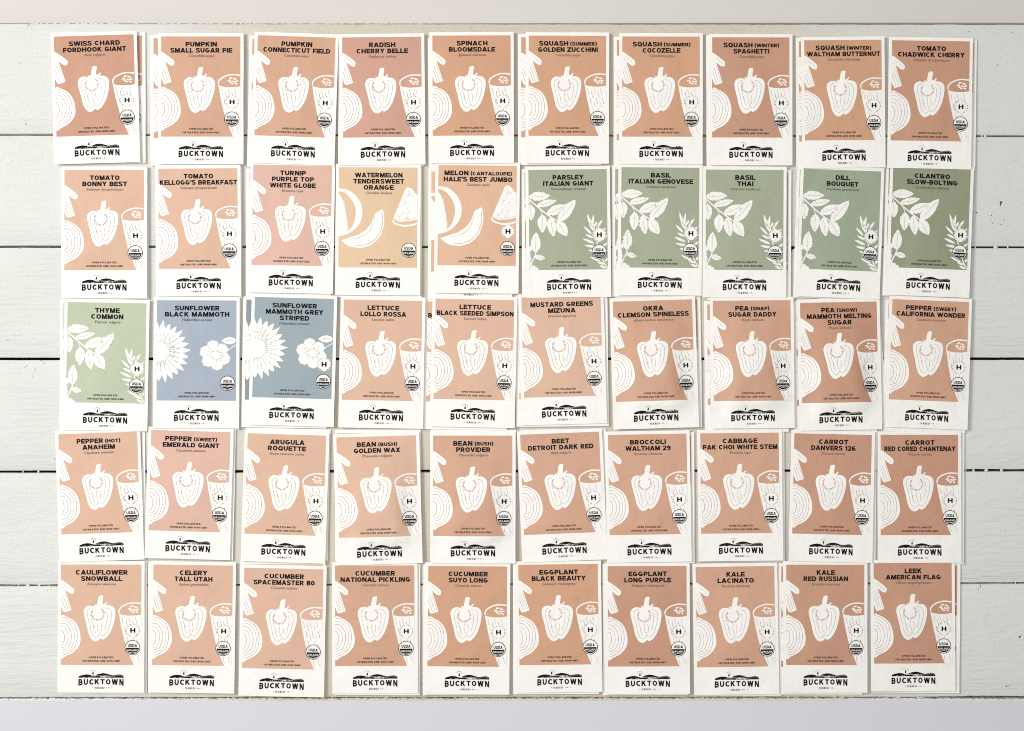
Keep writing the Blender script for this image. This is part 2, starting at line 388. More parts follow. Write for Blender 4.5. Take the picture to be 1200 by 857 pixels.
# ---- a heavy, wide block alphabet built from strokes (cap height 1)
T_ = .31; H_ = T_ / 2
def arc(cx, cy, rx, ry, a0, a1, n=10):
    return [(cx + rx * math.cos(math.radians(a0 + (a1 - a0) * i / n)), cy + ry * math.sin(math.radians(a0 + (a1 - a0) * i / n))) for i in range(n + 1)]
def glyphs():
    a, b = H_, 1 - H_; m = .5; G = {}
    def oval(w, n=20): return arc(w / 2, .5, w / 2 - H_, .5 - H_, 0, 360, n)
    G['A'] = (1.14, [[(.10, 0), (.57, 1 - .04), (1.04, 0)], [(.30, .28), (.84, .28)]])
    G['B'] = (.98, [[(a, 0), (a, 1)], [(a, b), (.58, b)] + arc(.58, (b + m) / 2, .21, (b - m) / 2, 90, -90, 6) + [(a, m)], [(.58, m)] + arc(.62, (a + m) / 2, .23, (m - a) / 2, 90, -90, 6) + [(a, a)]])
    G['C'] = (1.06, [arc(.55, .5, .55 - H_, .5 - H_, 48, 312, 16)])
    G['D'] = (1.04, [[(a, 0), (a, 1)], [(a, b), (.5, b)] + arc(.5, .5, .54 - H_, b - .5, 90, -90, 10) + [(a, a)]])
    G['E'] = (.88, [[(a, 0), (a, 1)], [(a, b), (.76, b)], [(a, m), (.70, m)], [(a, a), (.78, a)]])
    G['F'] = (.84, [[(a, 0), (a, 1)], [(a, b), (.74, b)], [(a, .46), (.66, .46)]])
    G['G'] = (1.12, [arc(.56, .5, .56 - H_, .5 - H_, 52, 345, 18) + [(1.12 - H_, .40)], [(.66, .42), (.96, .42)]])
    G['H'] = (1.04, [[(a, 0), (a, 1)], [(1.04 - H_, 0), (1.04 - H_, 1)], [(a, m), (.9, m)]])
    G['I'] = (.27, [[(a, 0), (a, 1)]])
    G['J'] = (.80, [[(.80 - H_, 1), (.80 - H_, .38)] + arc(.40, .38, .40 - H_, .38 - H_, 0, -160, 8)])
    G['K'] = (1.04, [[(a, 0), (a, 1)], [(a + .05, .38), (.84, .98)], [(.42, .60), (.88, .02)]])
    G['L'] = (.82, [[(a, 1), (a, 0)], [(a, a), (.72, a)]])
    G['M'] = (1.24, [[(a, 0), (a, 1)], [(1.24 - H_, 0), (1.24 - H_, 1)], [(a + .02, .94), (.62, .18), (1.22 - H_, .94)]])
    G['N'] = (1.06, [[(a, 0), (a, 1)], [(1.06 - H_, 0), (1.06 - H_, 1)], [(a + .02, .92), (1.04 - H_, .08)]])
    G['O'] = (1.12, [oval(1.12)])
    G['P'] = (.92, [[(a, 0), (a, 1)], [(a, b), (.54, b)] + arc(.54, .64, .25, b - .64, 90, -90, 8) + [(a, .64 - (b - .64))]])
    G['Q'] = (1.12, [oval(1.12), [(.66, .3), (1.0, .0)]])
    G['R'] = (1.0, [[(a, 0), (a, 1)], [(a, b), (.56, b)] + arc(.56, .655, .24, b - .655, 90, -90, 8) + [(a, .655 - (b - .655))], [(.52, .40), (.84, .02)]])
    G['S'] = (.96, [catmull([(.84, .74), (.72, .85), (.48, .885), (.24, .84), (.14, .72), (.24, .59), (.48, .51), (.72, .43), (.83, .29), (.72, .155), (.48, .115), (.22, .16), (.10, .28)], False, 2)])
    G['T'] = (.96, [[(.48, 0), (.48, 1)], [(H_, b), (.96 - H_, b)]])
    G['U'] = (1.02, [[(a, 1), (a, .44)] + arc(.51, .44, .51 - H_, .44 - H_, 180, 360, 10) + [(1.02 - H_, 1)]])
    G['V'] = (1.10, [[(.10, 1), (.55, .04), (1.0, 1)]])
    G['W'] = (1.56, [[(.10, 1), (.42, .06), (.78, .92), (1.14, .06), (1.46, 1)]])
    G['X'] = (1.06, [[(.12, 0), (.94, 1)], [(.12, 1), (.94, 0)]])
    G['Y'] = (1.06, [[(.10, 1), (.53, .46), (.96, 1)], [(.53, .5), (.53, 0)]])
    G['Z'] = (.96, [[(.10, b), (.80, b), (.14, a), (.86, a)]])
    G['0'] = (.96, [oval(.96)]); G['1'] = (.52, [[(.34, 0), (.34, 1)], [(.08, .74), (.30, .9)]])
    G['2'] = (.88, [catmull([(.12, .70), (.22, .84), (.46, .885), (.68, .82), (.72, .66), (.56, .46), (.16, .13)], False, 3), [(.14, a), (.76, a)]])
    G['6'] = (.94, [arc(.47, .33, .47 - H_, .33 - H_, 0, 360, 14), catmull([(.13, .36), (.20, .68), (.42, .86), (.78, .88)], False, 3)])
    G['9'] = (.94, [arc(.47, .67, .47 - H_, .33 - H_, 0, 360, 14), catmull([(.81, .64), (.74, .32), (.52, .14), (.16, .12)], False, 3)])
    G['8'] = (.94, [arc(.47, .72, .32, .16, 0, 360, 12), arc(.47, .30, .35, .185, 0, 360, 12)])
    G['('] = (.50, [arc(.66, .5, .48, .62, 118, 242, 8)]); G[')'] = (.50, [arc(-.16, .5, .48, .62, 62, -62, 8)])
    G["'"] = (.26, [[(a, .72), (a, 1)]]); G['-'] = (.52, [[(.12, .42), (.40, .42)]]); G['.'] = (.27, [[(a, .02), (a, .1)]]); G[' '] = (.42, [])
    return G
def stroke_flat(pts, t, V, F, lo, hi):
    closed = math.hypot(pts[0][0] - pts[-1][0], pts[0][1] - pts[-1][1]) < 1e-4
    if closed: pts = pts[:-1]
    n = len(pts); pts = [tuple(p) for p in pts]
    if not closed:                       # square ends
        for e, q in ((0, 1), (-1, -2)):
            dx, dy = pts[e][0] - pts[q][0], pts[e][1] - pts[q][1]; L_ = math.hypot(dx, dy) or 1
            k = t * (.5 if abs(dx) > abs(dy) * 3 else .3) if n == 2 or e else t * .1
            if n > 6: k = 0
            pts[e] = (pts[e][0] + dx / L_ * k, pts[e][1] + dy / L_ * k)
    L0 = len(V)
    for i in range(n):
        p = pts[i]
        ds = []
        if closed or i > 0: q = pts[i - 1]; ds.append((p[0] - q[0], p[1] - q[1]))
        if closed or i < n - 1: q = pts[(i + 1) % n]; ds.append((q[0] - p[0], q[1] - p[1]))
        ns = []
        for dx, dy in ds:
            L_ = math.hypot(dx, dy) or 1; ns.append((-dy / L_, dx / L_))
        nx, ny = sum(x for x, _ in ns) / len(ns), sum(y for _, y in ns) / len(ns)
        q2 = nx * nx + ny * ny; k = min(1 / max(q2, 1e-3), 2.2 / math.sqrt(max(q2, 1e-3)))
        for sg in (1, -1):
            V.append((p[0] + nx * k * t / 2 * sg, min(hi, max(lo, p[1] + ny * k * t * .76 / 2 * sg))))
    if n == 2 and not closed and abs(pts[1][1] - pts[0][1]) > .3:
        sl = (pts[1][0] - pts[0][0]) / (pts[1][1] - pts[0][1])
        for e in (0, 1):
            for b_ in (0, 1):
                if abs(pts[e][1] - b_) < .22:
                    for q, sg in ((0, 1), (1, -1)):
                        hw = t / 2 * math.sqrt(1 + sl * sl) * sg * (-1 if pts[1][1] > pts[0][1] else 1)
                        V[L0 + 2 * e + q] = (pts[e][0] + sl * (b_ - pts[e][1]) + hw * .96, b_)
    for i in range(n if closed else n - 1):
        j = (i + 1) % n; F.append((L0 + 2 * i, L0 + 2 * i + 1, L0 + 2 * j + 1, L0 + 2 * j))
GL = glyphs()
def block_text(s, t=T_, track=.15):
    key = ('blk', s, t, track)
    if key in FONT_CACHE: return FONT_CACHE[key]
    V, F = [], []; x = 0
    for ch in s:
        wd, st = GL[ch]
        lo, hi = (-.16, 1.16) if ch in "()" else (0, 1)
        for p in st:
            p = [(x + u, .5 + (v - .5) * 1.10) for u, v in p]
            p = [q for i, q in enumerate(p) if i == 0 or math.hypot(q[0] - p[i - 1][0], q[1] - p[i - 1][1]) > .004]; cur = [p[0]]
            for i in range(1, len(p)):
                cur.append(p[i])
                if i < len(p) - 1:
                    d1 = (p[i][0] - p[i - 1][0], p[i][1] - p[i - 1][1]); d2 = (p[i + 1][0] - p[i][0], p[i + 1][1] - p[i][1])
                    if d1[0] * d2[0] + d1[1] * d2[1] < -.02: stroke_flat(cur, t, V, F, lo, hi); cur = [p[i]]
            stroke_flat(cur, t, V, F, lo, hi)
        x += wd + track
    F2 = []
    for f in F:                          # all faces up, cap height 1, flipped later
        ar = sum(V[f[i]][0] * V[f[(i + 1) % 4]][1] - V[f[(i + 1) % 4]][0] * V[f[i]][1] for i in range(4))
        F2.append(f if ar > 0 else f[::-1])
    FONT_CACHE[key] = (V, F2); return V, F2

CAP = None
def cap():
    global CAP
    if CAP is None: V, _ = text_mesh("H"); CAP = max(y for _, y in V)
    return CAP
def put_text(acc, s, cu_, base, capv, width=None, xs=1.0, off=0.0, align='c', res=2, space=1.0, shear=0, warp=None):
    """acc=(V,F) in panel px. width fixes the set width; xs stretches otherwise"""
    blk = off > .02
    V, F = block_text(s, T_ if capv > 2.6 else .22, .15 * (space if space > 1.1 else 1)) if blk else text_mesh(s, off, res, space)
    a, b = min(x for x, _ in V), max(x for x, _ in V)
    k = capv / (1.0 if blk else cap()); kx = (width / (b - a)) if width else k * xs
    o = len(acc[0]); wd = (b - a) * kx
    x0 = cu_ - wd / 2 if align == 'c' else cu_
    for x, y in V:
        u = x0 + (x - a) * kx + shear * y * k; v = base - y * k
        if warp: u, v = warp(u, v)
        acc[0].append((u, v))
    acc[1].extend(tuple(i + o for i in f) for f in F)
    return wd

def lay(flat, var, eps, name):
    V, F = flat
    return mesh_from([(lx(u), ly(v), hgt(var, u, v) + eps) for u, v in V], F, name, True)

# ------------------------------------------------------------------ artwork (vegetables)
def leaf_pts(b, t, hw, n=9, ser=.0, back=.0, skew=.0):
    bx, by = b; dx, dy = t[0] - bx, t[1] - by; L_ = math.hypot(dx, dy); ux, uy = dx / L_, dy / L_; nx, ny = -uy, ux
    A, B = [], []
    for i in range(n + 1):
        s = i / n; wv = hw * (math.sin(math.pi * s ** .82) ** .75) if 0 < s < 1 else 0
        for side, lst in ((1, A), (-1, B)):
            lst.append((bx + dx * s + nx * wv * side, by + dy * s + ny * wv * side))
            if ser and 0 < i < n:            # saw tooth: little step back
                k = wv - ser
                lst.append((bx + dx * (s + .035) + nx * k * side, by + dy * (s + .035) + ny * k * side))
    return A + B[::-1][1:-1]

def art_veg():
    W_ = {}
    a = Art()   # sticks of celery
    a.poly([(0, 18), (7, 22.2), (14.2, 28), (15.4, 31), (14.2, 34), (10.6, 33.8), (5.6, 30), (0, 25.4)], True)
    a.poly([(0, 26), (2.2, 25.6), (4.6, 29), (7.6, 38), (12.2, 52.6), (11.6, 53.6), (4.2, 56), (2.4, 54.4), (0, 48.5)], False)
    W_['printed_celery'] = a.done()
    a = Art()
    a.poly([(0, 60.4), (8, 61.6), (15.6, 66.4), (20.6, 74), (22.9, 85.5), (21.3, 94.6), (14.6, 102.6), (6.4, 106.8), (0, 109.4), (0, 85)], True)
    W_['printed_onion'] = a.done()
    a = Art()   # halved pepper with its stalk
    a.poly([(43.9, 36.7), (48.6, 36.3), (48.2, 41), (47.9, 45.2), (49.2, 46.4), (52.2, 43.9), (53.4, 44.6), (51.6, 47.2), (54.5, 47.4), (58.6, 48.4), (61.4, 51), (62.6, 54.8),
            (62.3, 61), (60.7, 69), (57.6, 77.6), (53, 84.6), (48.4, 87.6), (46, 86.2), (43.4, 88.4), (39.4, 89.6), (35.4, 87.2), (32, 81), (29.8, 71), (27.2, 61), (26.3, 54.6),
            (28, 50.4), (31.8, 48.1), (36, 48.2), (39, 49), (38.2, 46.6), (40.9, 47.2), (42.0, 44.6), (42.7, 41)], True, m=3)
    W_['printed_pepper'] = a.done()
    a = Art()   # carrot: body and rim of the cut face, flecks on it
    a.poly([(66.2, 55.6), (66.8, 57), (70, 58.6), (77, 59.6), (86.5, 59.4), (92, 58.4), (92, 80), (92, 100), (92, 117.3), (83.6, 117.3), (80.2, 109.6), (76.2, 99), (73, 89.2), (69.3, 73)], False)
    a.line([(66.9, 56.4), (66.8, 53.4), (69.0, 50), (73.4, 47.2), (78, 45.5), (83.3, 44.7), (91.6, 45.4)], 1.6)
    for p in ((79.2, 49.4, 82.6, 48.2), (83.6, 49, 87.6, 50.6), (77.2, 52.0, 80.8, 51.4), (79.2, 54.2, 81.8, 52.9), (82.9, 52.2, 85.7, 53.4), (86, 52.9, 89.2, 52.2), (81.2, 55.2, 84.2, 55.3), (85.8, 54.9, 88.2, 55.9)):
        a.line([(p[0], p[1]), (p[2], p[3])], 1.7, False)
    W_['printed_carrot'] = a.done()
    g, r = Art(), Art()       # grey and red pen lines
    # pepper contour and core
    g.line([(36.2, 50.4), (33, 51.2), (30.4, 54.6), (31, 61), (33.4, 70.6), (35.6, 80), (39.6, 84.8), (43, 83.6), (45, 80.6), (47.6, 83), (51.4, 80.2), (55.2, 73), (57.6, 63.4), (58, 56), (55, 51.6), (50.6, 50.6)], .4)
    g.line([(43, 66.6), (42.2, 72), (43.6, 77), (45, 80)], .4); g.line([(36.4, 54), (34.6, 60), (36.4, 68), (39, 74)], .35)
    g.line([(52, 54), (53.4, 60), (52.4, 68), (50, 76)], .35); r.line([(37, 70), (38.2, 76), (40.4, 80)], .3); r.line([(46.2, 68), (47.2, 73), (46.4, 78)], .3)
    for i in range(22):
        t = math.radians(-48 + 262 * i / 21); q, q2 = 6.3, 8.1 + .3 * math.sin(i * 2.3)
        r.line([(42.3 + q * math.cos(t), 57.4 + q * math.sin(t)), (42.3 + q2 * math.cos(t), 57.4 + q2 * math.sin(t))], .66, False)
    # onion rings
    for k, (rr, off) in enumerate(((5.4, .2), (9.6, .3), (13.4, .2), (17.0, .3), (20.2, .2))):
        pts = []
        for i in range(13):
            t = math.radians(-88 + 172 * i / 12); pts.append((-1.2 + rr * math.cos(t) ** .8 if math.cos(t) > 0 else 0, 86 - .12 * rr + (rr + 4.2 - .12 * rr) * math.sin(t) + .5 * math.sin(i * 1.9 + k)))
        (r if k % 2 == 0 else g).line(pts, .38)
    # celery hatch
    g.line([(2, 36), (5, 44), (8.4, 53)], .35); g.line([(4.5, 33.5), (7.5, 42), (10.4, 52)], .3); r.line([(.6, 40), (3.4, 48), (5.4, 54)], .3); g.line([(4, 23.6), (9, 27.6), (12.8, 31.6)], .3)
    # carrot grain
    for k in range(6):
        u0 = 69.4 + 3.9 * k
        for j in range(5):
            v0 = 61.5 + 11.2 * j + (k % 2) * 3.5; sl = .27 - .015 * k
            pts = [(u0 + sl * (v0 + d - 60) + .35 * math.sin(d * .9 + k), v0 + d) for d in (0, 2.5, 5, 7.5)]
            if pts[-1][0] < 91 and pts[-1][1] < 116.5: (r if (k + j) % 2 else g).line(pts, .42)
    W_['grey_pen_lines'] = g.done(4); W_['red_pen_lines'] = r.done(4)
    return W_

def art_herb():
    W_ = {}; rnd = random.Random(3)
    a = Art(); LV = [((0, 31.6), (25.4, 30.4), 4.6), ((9.4, 42), (33.2, 36), 3.4), ((21, 52), (45, 41.5), 4.6), ((34, 60.6), (55.4, 35.4), 5.6), ((15.8, 52.4), (15.4, 74), 4.9),
                     ((24.9, 56.2), (28.9, 78.8), 4.5), ((33.2, 60.6), (44.9, 78), 5.4), ((1.6, 40), (2.9, 59.5), 4.6), ((7.2, 97), (8.2, 72.6), 4.9), ((6.6, 101), (19, 104.4), 2.8), ((0, 96), (2.6, 88), 2)]
    for b, t, hw in LV: a.poly(leaf_pts(b, t, hw * 1.2, 9, 1.9), False)
    a.line([(-.2, 33.8), (4.5, 38.2), (9.7, 42.6), (16, 48), (21.8, 52.4), (28, 57), (34, 60.8)], 1.5); a.line([(15.8, 52.6), (14.5, 49), (13, 46)], .8)
    a.line([(2.1, 42), (1.2, 38), (0, 36)], .9)
    a.line([(.4, 117.3), (3, 108), (6.4, 101), (8.2, 95)], 1.4); a.line([(3.4, 108), (6, 103), (8, 100.8)], 1.1)
    a.poly([(0, 96), (1.6, 97.5), (1.0, 101), (2.6, 104), (1.2, 107), (2.2, 111), (4.4, 112.4), (6, 111.6), (7.4, 114.4), (9.6, 114), (11, 117.3), (0, 117.3)], False)
    W_['printed_herb_sprig'] = a.done()
    a = Art()
    ND = [((72.5, 66), (68.7, 52.2), 1.25), ((74.2, 67.5), (76, 53), 1.3), ((72, 65), (72.6, 58), 1.0), ((79.2, 69), (86.6, 59), 1.2), ((77, 67), (80, 61), 1.1), ((73.6, 76), (64, 66.6), 1.2), ((75.4, 80.5), (66, 76.2), 1.2), ((76.5, 86.8), (62.6, 81), 1.25),
          ((78, 91.2), (64.4, 88.8), 1.2), ((79.2, 96.6), (69, 94.6), 1.15), ((84, 108), (71, 102.4), 1.25), ((88, 111.4), (79.2, 108.4), 1.1), ((90, 116), (82, 112.6), 1.1), ((82, 77), (90.6, 68.6), 1.2), ((83, 84), (91.8, 77.5), 1.2), ((84.6, 92), (92, 86), 1.1),
          ((86, 100), (92, 95), 1.1), ((88.6, 108), (92, 104.5), 1.0), ((80, 103), (72.6, 98), 1.1), ((77, 73), (70.5, 64), 1.1), ((79, 74), (82, 63), 1.1)]
    for b, t, hw in ND: a.poly(leaf_pts(b, t, hw * 1.2, 7), False)
    a.line([(75, 62), (77.5, 72), (79.4, 84), (82.4, 98), (87.4, 109), (92, 116.6)], 1.3)
    W_['printed_rosemary'] = a.done()
    g = Art()
    for b, t, hw in LV[:10]:
        dx, dy = t[0] - b[0], t[1] - b[1]
        g.line([(b[0] + dx * .12, b[1] + dy * .12), (b[0] + dx * .5, b[1] + dy * .5 + .3), (b[0] + dx * .86, b[1] + dy * .86)], .33)
        L_ = math.hypot(dx, dy); ux, uy = dx / L_, dy / L_
        for i in range(1, 6):
            s = .14 + .13 * i; q = hw * .62 * math.sin(math.pi * s)
            for sd in (1, -1):
                p = (b[0] + dx * s, b[1] + dy * s); g.line([p, (p[0] + (ux * .8 - uy * sd) * q, p[1] + (uy * .8 + ux * sd) * q)], .11, False)
    W_['green_pen_lines'] = g.done(4)
    return W_

def art_flower():
    W_ = {}; a = Art(); cu, cv = 2.8, 60.0; rnd = random.Random(5)
    tips = []
    for i in range(27):
        t = math.radians(-96 + 360 / 27 * i)
        R_ = 36 + 1.6 * math.sin(i * 2.1); tips.append((t, R_))
    for t, R_ in tips:
        if math.cos(t) < -.25: continue
        n = (-math.sin(t), math.cos(t)); d = (math.cos(t), math.sin(t))
        pts = [(cu + d[0] * q + n[0] * w_, cv + d[1] * q + n[1] * w_) for q, w_ in ((12, 2.2), (20, 3.5), (27, 3.4), (32, 1.9), (R_, 0), (32, -1.9), (27, -3.4), (20, -3.5), (12, -2.2))]
        a.poly(pts, False)
    a.poly([(cu + 19.5 * math.cos(2 * math.pi * i / 40), cv + 19.5 * math.sin(2 * math.pi * i / 40)) for i in range(40)], False)
    # keep inside panel: sunflower disc overhang falls on the white border anyway
    W_['printed_sunflower'] = a.done()
    a = Art(); pts = []; fc, fv = 67.6, 64.2
    for i in range(120):
        t = 2 * math.pi * i / 120; r_ = 12.4 + 4.9 * abs(math.sin(t * 3 + .55)) ** .55 + .55 * (1 if i % 2 else -1) + .5 * math.sin(t * 2) + .8 * abs(math.sin(t * 10))
        pts.append((fc + r_ * math.cos(t), fv + r_ * math.sin(t) * .98))
    a.poly(pts, False)
    a.poly(leaf_pts((92, 46.9), (74.8, 47.2), 4.2, 10), False); a.line([(92, 51.8), (86, 55.6), (82, 59)], .9, False)
    W_['printed_geranium'] = a.done()
    g = Art()
    for i in range(34):
        t = 2 * math.pi * i / 34
        if math.cos(t) < -.2: continue
        r0 = 11 + rnd.uniform(-.3, .5); r1 = r0 + rnd.uniform(1.6, 3)
        g.line([(cu + r0 * math.cos(t), cv + r0 * math.sin(t)), (cu + r1 * math.cos(t), cv + r1 * math.sin(t))], .5, False)
    for t, R_ in tips:
        if math.cos(t) < .0: continue
        for d_ in (.115,):
            g.line([(cu + q * math.cos(t + d_), cv + q * math.sin(t + d_)) for q in ((16, 22, 29) if d_ == 0 else (15, 20, 25))], .2)
    for i in range(9):
        t = math.radians(200 + 40 * i); p = (fc + 6.5 * math.cos(t), fv + 5 * math.sin(t))
        for j in range(4):
            g.line([(p[0] + j * .8, p[1] + rnd.uniform(-.6, .6)), (p[0] + j * .8 + .5, p[1] + rnd.uniform(-1.4, 1.4))], .42, False)
    for i in range(40):
        t = rnd.uniform(0, 6.28); q = rnd.uniform(5, 14); p = (fc + q * math.cos(t), fv + q * math.sin(t))
        g.line([p, (p[0] + rnd.uniform(-1, 1), p[1] + rnd.uniform(-2, 2))], .3, False)
    g.line([(79, 47), (84, 46.6), (89, 47)], .35)
    W_['blue_pen_lines'] = g.done(4)
    return W_

def art_melon():
    W_ = {}; a = Art()
    outer = catmull([(0, 25), (9.3, 25.9), (18.4, 31.6), (25.2, 41), (27.9, 52), (25.6, 63.8), (17.6, 73.8), (8, 79), (0, 80.4)], False, 5)
    inner = catmull([(10.8, 75), (16.8, 67.6), (20, 55), (18.2, 43.6), (12.3, 34.8), (5.5, 29.4), (0, 28.2)], False, 5)
    a.poly([p for p in outer if not (p[0] < 10 and p[1] > 76)] + [(10.4, 78), (10.2, 75.6)] + inner, False)
    wedge = [(0, 31), (4, 36.5), (7, 47), (9.2, 56), (10.1, 62), (10.8, 75), (10.4, 78.2), (5, 80), (0, 80.6)]
    a.poly(wedge, False)
    for i in range(19): s = i / 18; a.line([(5 + 5.4 * s, 39 + 33 * s), (6.4 + 5.4 * s, 38.8 + 33 * s)], .6, False)
    W_['printed_melon'] = a.done()
    a = Art()
    a.poly([(51, 49), (52.8, 53), (53.7, 60), (53, 68.5), (49, 80.5), (43.5, 87), (37.6, 91.4), (26, 94.9), (13.8, 93.2), (7.4, 89.4), (3, 85.6), (13.8, 82), (22.9, 79), (32, 73.4), (38.6, 65.6), (41.2, 57.7), (43, 53.4)], False)
    W_['printed_melon_slice'] = a.done()
    a = Art()
    a.poly([(80.4, 22.8), (85.3, 24.6), (92, 32.4), (92, 60.6), (83.6, 62.6), (71.5, 63.6), (64, 60.4), (64.4, 58), (68.5, 48), (73, 37), (78, 25)], False)
    a.line([(62.9, 61.6), (66, 65.4), (74.5, 68), (83.6, 67.8), (91.6, 65.6)], 2.1)
    W_['printed_watermelon'] = a.done()
    g, r = Art(), Art(); rnd = random.Random(9)
    r.line([(50.4, 52), (51.6, 61), (50.6, 69), (46.6, 79.4), (40, 86.6), (30, 91), (20, 92)], .4)
    g.line([(42.4, 57), (41, 64), (36.6, 74), (30, 79.6), (22, 83), (13, 84.2)], .4)
    for i in range(34):
        u, v = rnd.uniform(66, 91), rnd.uniform(27, 61)
        if u < 64 + (61 - v) * .42 + 2: continue
        if v < 32 and u > 88: continue
        g.line([(u, v), (u + .25, v + 1.7)], .5, False)
    g.line([(66, 59.6), (72, 61.4), (84, 60.6), (91, 58.6)], .3); g.line([(81, 26), (83, 30), (87, 33)], .3)
    for i in range(16): u, v = rnd.uniform(1, 8), rnd.uniform(52, 78); g.line([(u, v), (u, v + .8)], .3, False)
    W_['grey_pen_lines'] = g.done(4); W_['red_pen_lines'] = r.done(4)
    return W_

def art_logo():
    acc = ([], [])
    ws = [4.7, 4.8, 4.9, 5.2, 4.9, 5.2, 7.2, 5.2]; gap = (51.8 - sum(ws)) / 7; x = 20.4
    def arch(u, v):                       # lower edge of the word is arched
        k = (u - 46.2) / 26.0; return u, 133.8 + (v - 134.0) * (6.1 + 1.6 * k * k)
    for ch, wd in zip("BUCKTOWN", ws):
        V, F = block_text(ch, .36 if ch in "W" else .30); m0, m1 = min(p[0] for p in V), max(p[0] for p in V); o = len(acc[0])
        for p in V: acc[0].append(arch(x + (p[0] - m0) / (m1 - m0) * wd, 135.0 - p[1]))
        acc[1].extend(tuple(i + o for i in f) for f in F)
        x += wd + gap
    put_text(acc, "SEED", 44.5, 145.0, 2.0, width=11.4, off=.035, res=1, space=1.3)
    put_text(acc, "CO.", 54.1, 144.6, 1.3, width=3.6, off=.03, res=1)
    a = Art()
    for u in (36.8, 58.4): a.disc(u, 144, .35, 6)
    # ridge of ploughed hills
    a.poly([(20.4, 131.9), (21.2, 130.4), (24.4, 129.2), (29, 128.3), (33, 128.7), (36, 129.8), (39, 129.2), (35, 130.9), (30, 131.9), (27, 131.2), (24, 132)], False, False)
    a.poly([(40.2, 129.2), (44, 127.6), (48, 126.8), (52, 127.2), (56, 128.6), (60, 129.6), (63, 130.2), (57, 130.2), (52, 129.2), (48, 129.9), (44, 129.2)], False, False)
    a.poly([(34, 131.9), (38, 130.5), (43, 130.4), (48, 131.4), (44, 131.95)], False, False)
    a.poly([(51, 131.9), (57, 131.1), (61, 131.2), (66, 130.2), (71.6, 131.95)], False, False)
    rh = random.Random(4)
    def top(u):
        if u < 40: return 128.4 + 2.6 * ((u - 30) / 9.5) ** 2
        if u < 61: return 126.9 + 2.6 * ((u - 49) / 10.5) ** 2
        return 128.9 + 1.6 * ((u - 68) / 6.5) ** 2
    u = 21.0
    while u < 71.8:                       # dense engraved hatching of the fields
        t0 = min(131.6, top(u)); d = rh.uniform(.5, 1.0) * (131.9 - t0); st = t0 + rh.uniform(0, .6)
        a.line([(u, st), (u + rh.uniform(-.5, .9), min(132, st + d))], rh.uniform(.22, .42) if not 57 < u < 70 else .2, False, clip=False); u += rh.uniform(.45, .8)
    for lo_, hi_ in ((20.6, 31), (32, 45), (46.5, 55), (57, 71.8)): a.line([(lo_, 132.1), ((lo_ + hi_) / 2, 131.8), (hi_, 132.1)], .5, True, clip=False)
    for i in range(15):     # furrows
        u = 27 + i * 2.9; v = 130 + .4 * math.sin(i * 1.3); a.line([(u, v), (u + 1.6, v + 1.2)], .38, False, clip=False)
    for i in range(9): a.line([(60 + i * 1.3, 129.6), (61.6 + i * 1.3, 130.7)], .3, False, clip=False)
    a.line([(60, 129.7), (64, 129), (68, 128.5), (71, 129.8), (72, 131.6)], .4, True, clip=False)
    a.poly([(36.1, 128.2), (36.7, 125.2), (37.7, 125.2), (37.9, 128.2)], False, False)      # windmill
    for i in range(7):
        t = math.radians(-150 + 20 * i * 1.15); a.line([(36.9 + 2.6 * math.cos(t), 126 + 2.6 * math.sin(t)), (36.9 + 3.5 * math.cos(t), 126 + 3.5 * math.sin(t))], .32, False, clip=False)
    V, F = a.done(0); o = len(acc[0]); acc[0].extend(V); acc[1].extend([tuple(i + o for i in f) for f in F])
    a = Art(); a.poly([(58, 131), (61, 129.8), (65, 129.2), (68.4, 128.7), (71, 130), (72, 131.9), (66, 130.9)], False, False)
    h1 = a.done(0); a = Art()
    a.poly([(22, 131), (25, 129.6), (29, 128.8), (32, 129.4), (30, 131)], False, False)
    return acc, (h1, a.done(0))

def art_seal():
    wh = Art(); wh.disc(82.1, 96.9, 8.7, 36); white = wh.done(3)
    bk = Art(); bk.disc(82.1, 96.9, 8.75, 36, 8.1)
    # lower half field with white strip for the word
    bk.poly([(82.1 + 7.4 * math.cos(math.radians(a)), 96.9 + 7.4 * math.sin(math.radians(a))) for a in [2 + 176 * i / 20 for i in range(21)]], False, False)
    V, F = bk.done(3); acc = (list(V), [tuple(f) for f in F])
    put_text(acc, "USDA", 82.1, 96.2, 3.4, width=10.6, off=.04, res=1)
    wt = ([], []); put_text(wt, "ORGANIC", 82.1, 101.2, 2.3, width=12.2, off=.03, res=1)
    a = Art(); a.line([(77.2, 103.2), (82.1, 102.3), (87, 103.2)], .35, True)
    V, F = a.done(0); o = len(wt[0]); wt[0].extend(V); wt[1].extend([tuple(i + o for i in f) for f in F])
    return white, acc, wt

def art_h():
    wh = Art(); wh.disc(82.5, 76.8, 8.1, 32); white = wh.done(3)
    acc = ([], []); put_text(acc, "H", 82.5, 79.5, 5.4, width=5.9, off=.045, res=1)
    a = Art(); rnd = random.Random(2)
    for i in range(26):
        if i in (6, 7, 19): continue
        t = 2 * math.pi * i / 26; q = 6.9
        a.line([(82.5 + q * math.cos(t), 76.8 + q * math.sin(t)), (82.5 + (q + .95) * math.cos(t), 76.8 + (q + .95) * math.sin(t))], .42 + .25 * rnd.random(), False)
    V, F = a.done(0); o = len(acc[0]); acc[0].extend(V); acc[1].extend([tuple(i + o for i in f) for f in F])
    return white, acc

def art_note():
    acc = ([], [])
    put_text(acc, "OPEN POLLINATED", 46.4, 109.3, 2.1, width=28, off=.03, res=1)
    put_text(acc, "UNTREATED AND NON-GMO", 46.4, 113.5, 2.05, width=42.6, off=.03, res=1)
    return acc

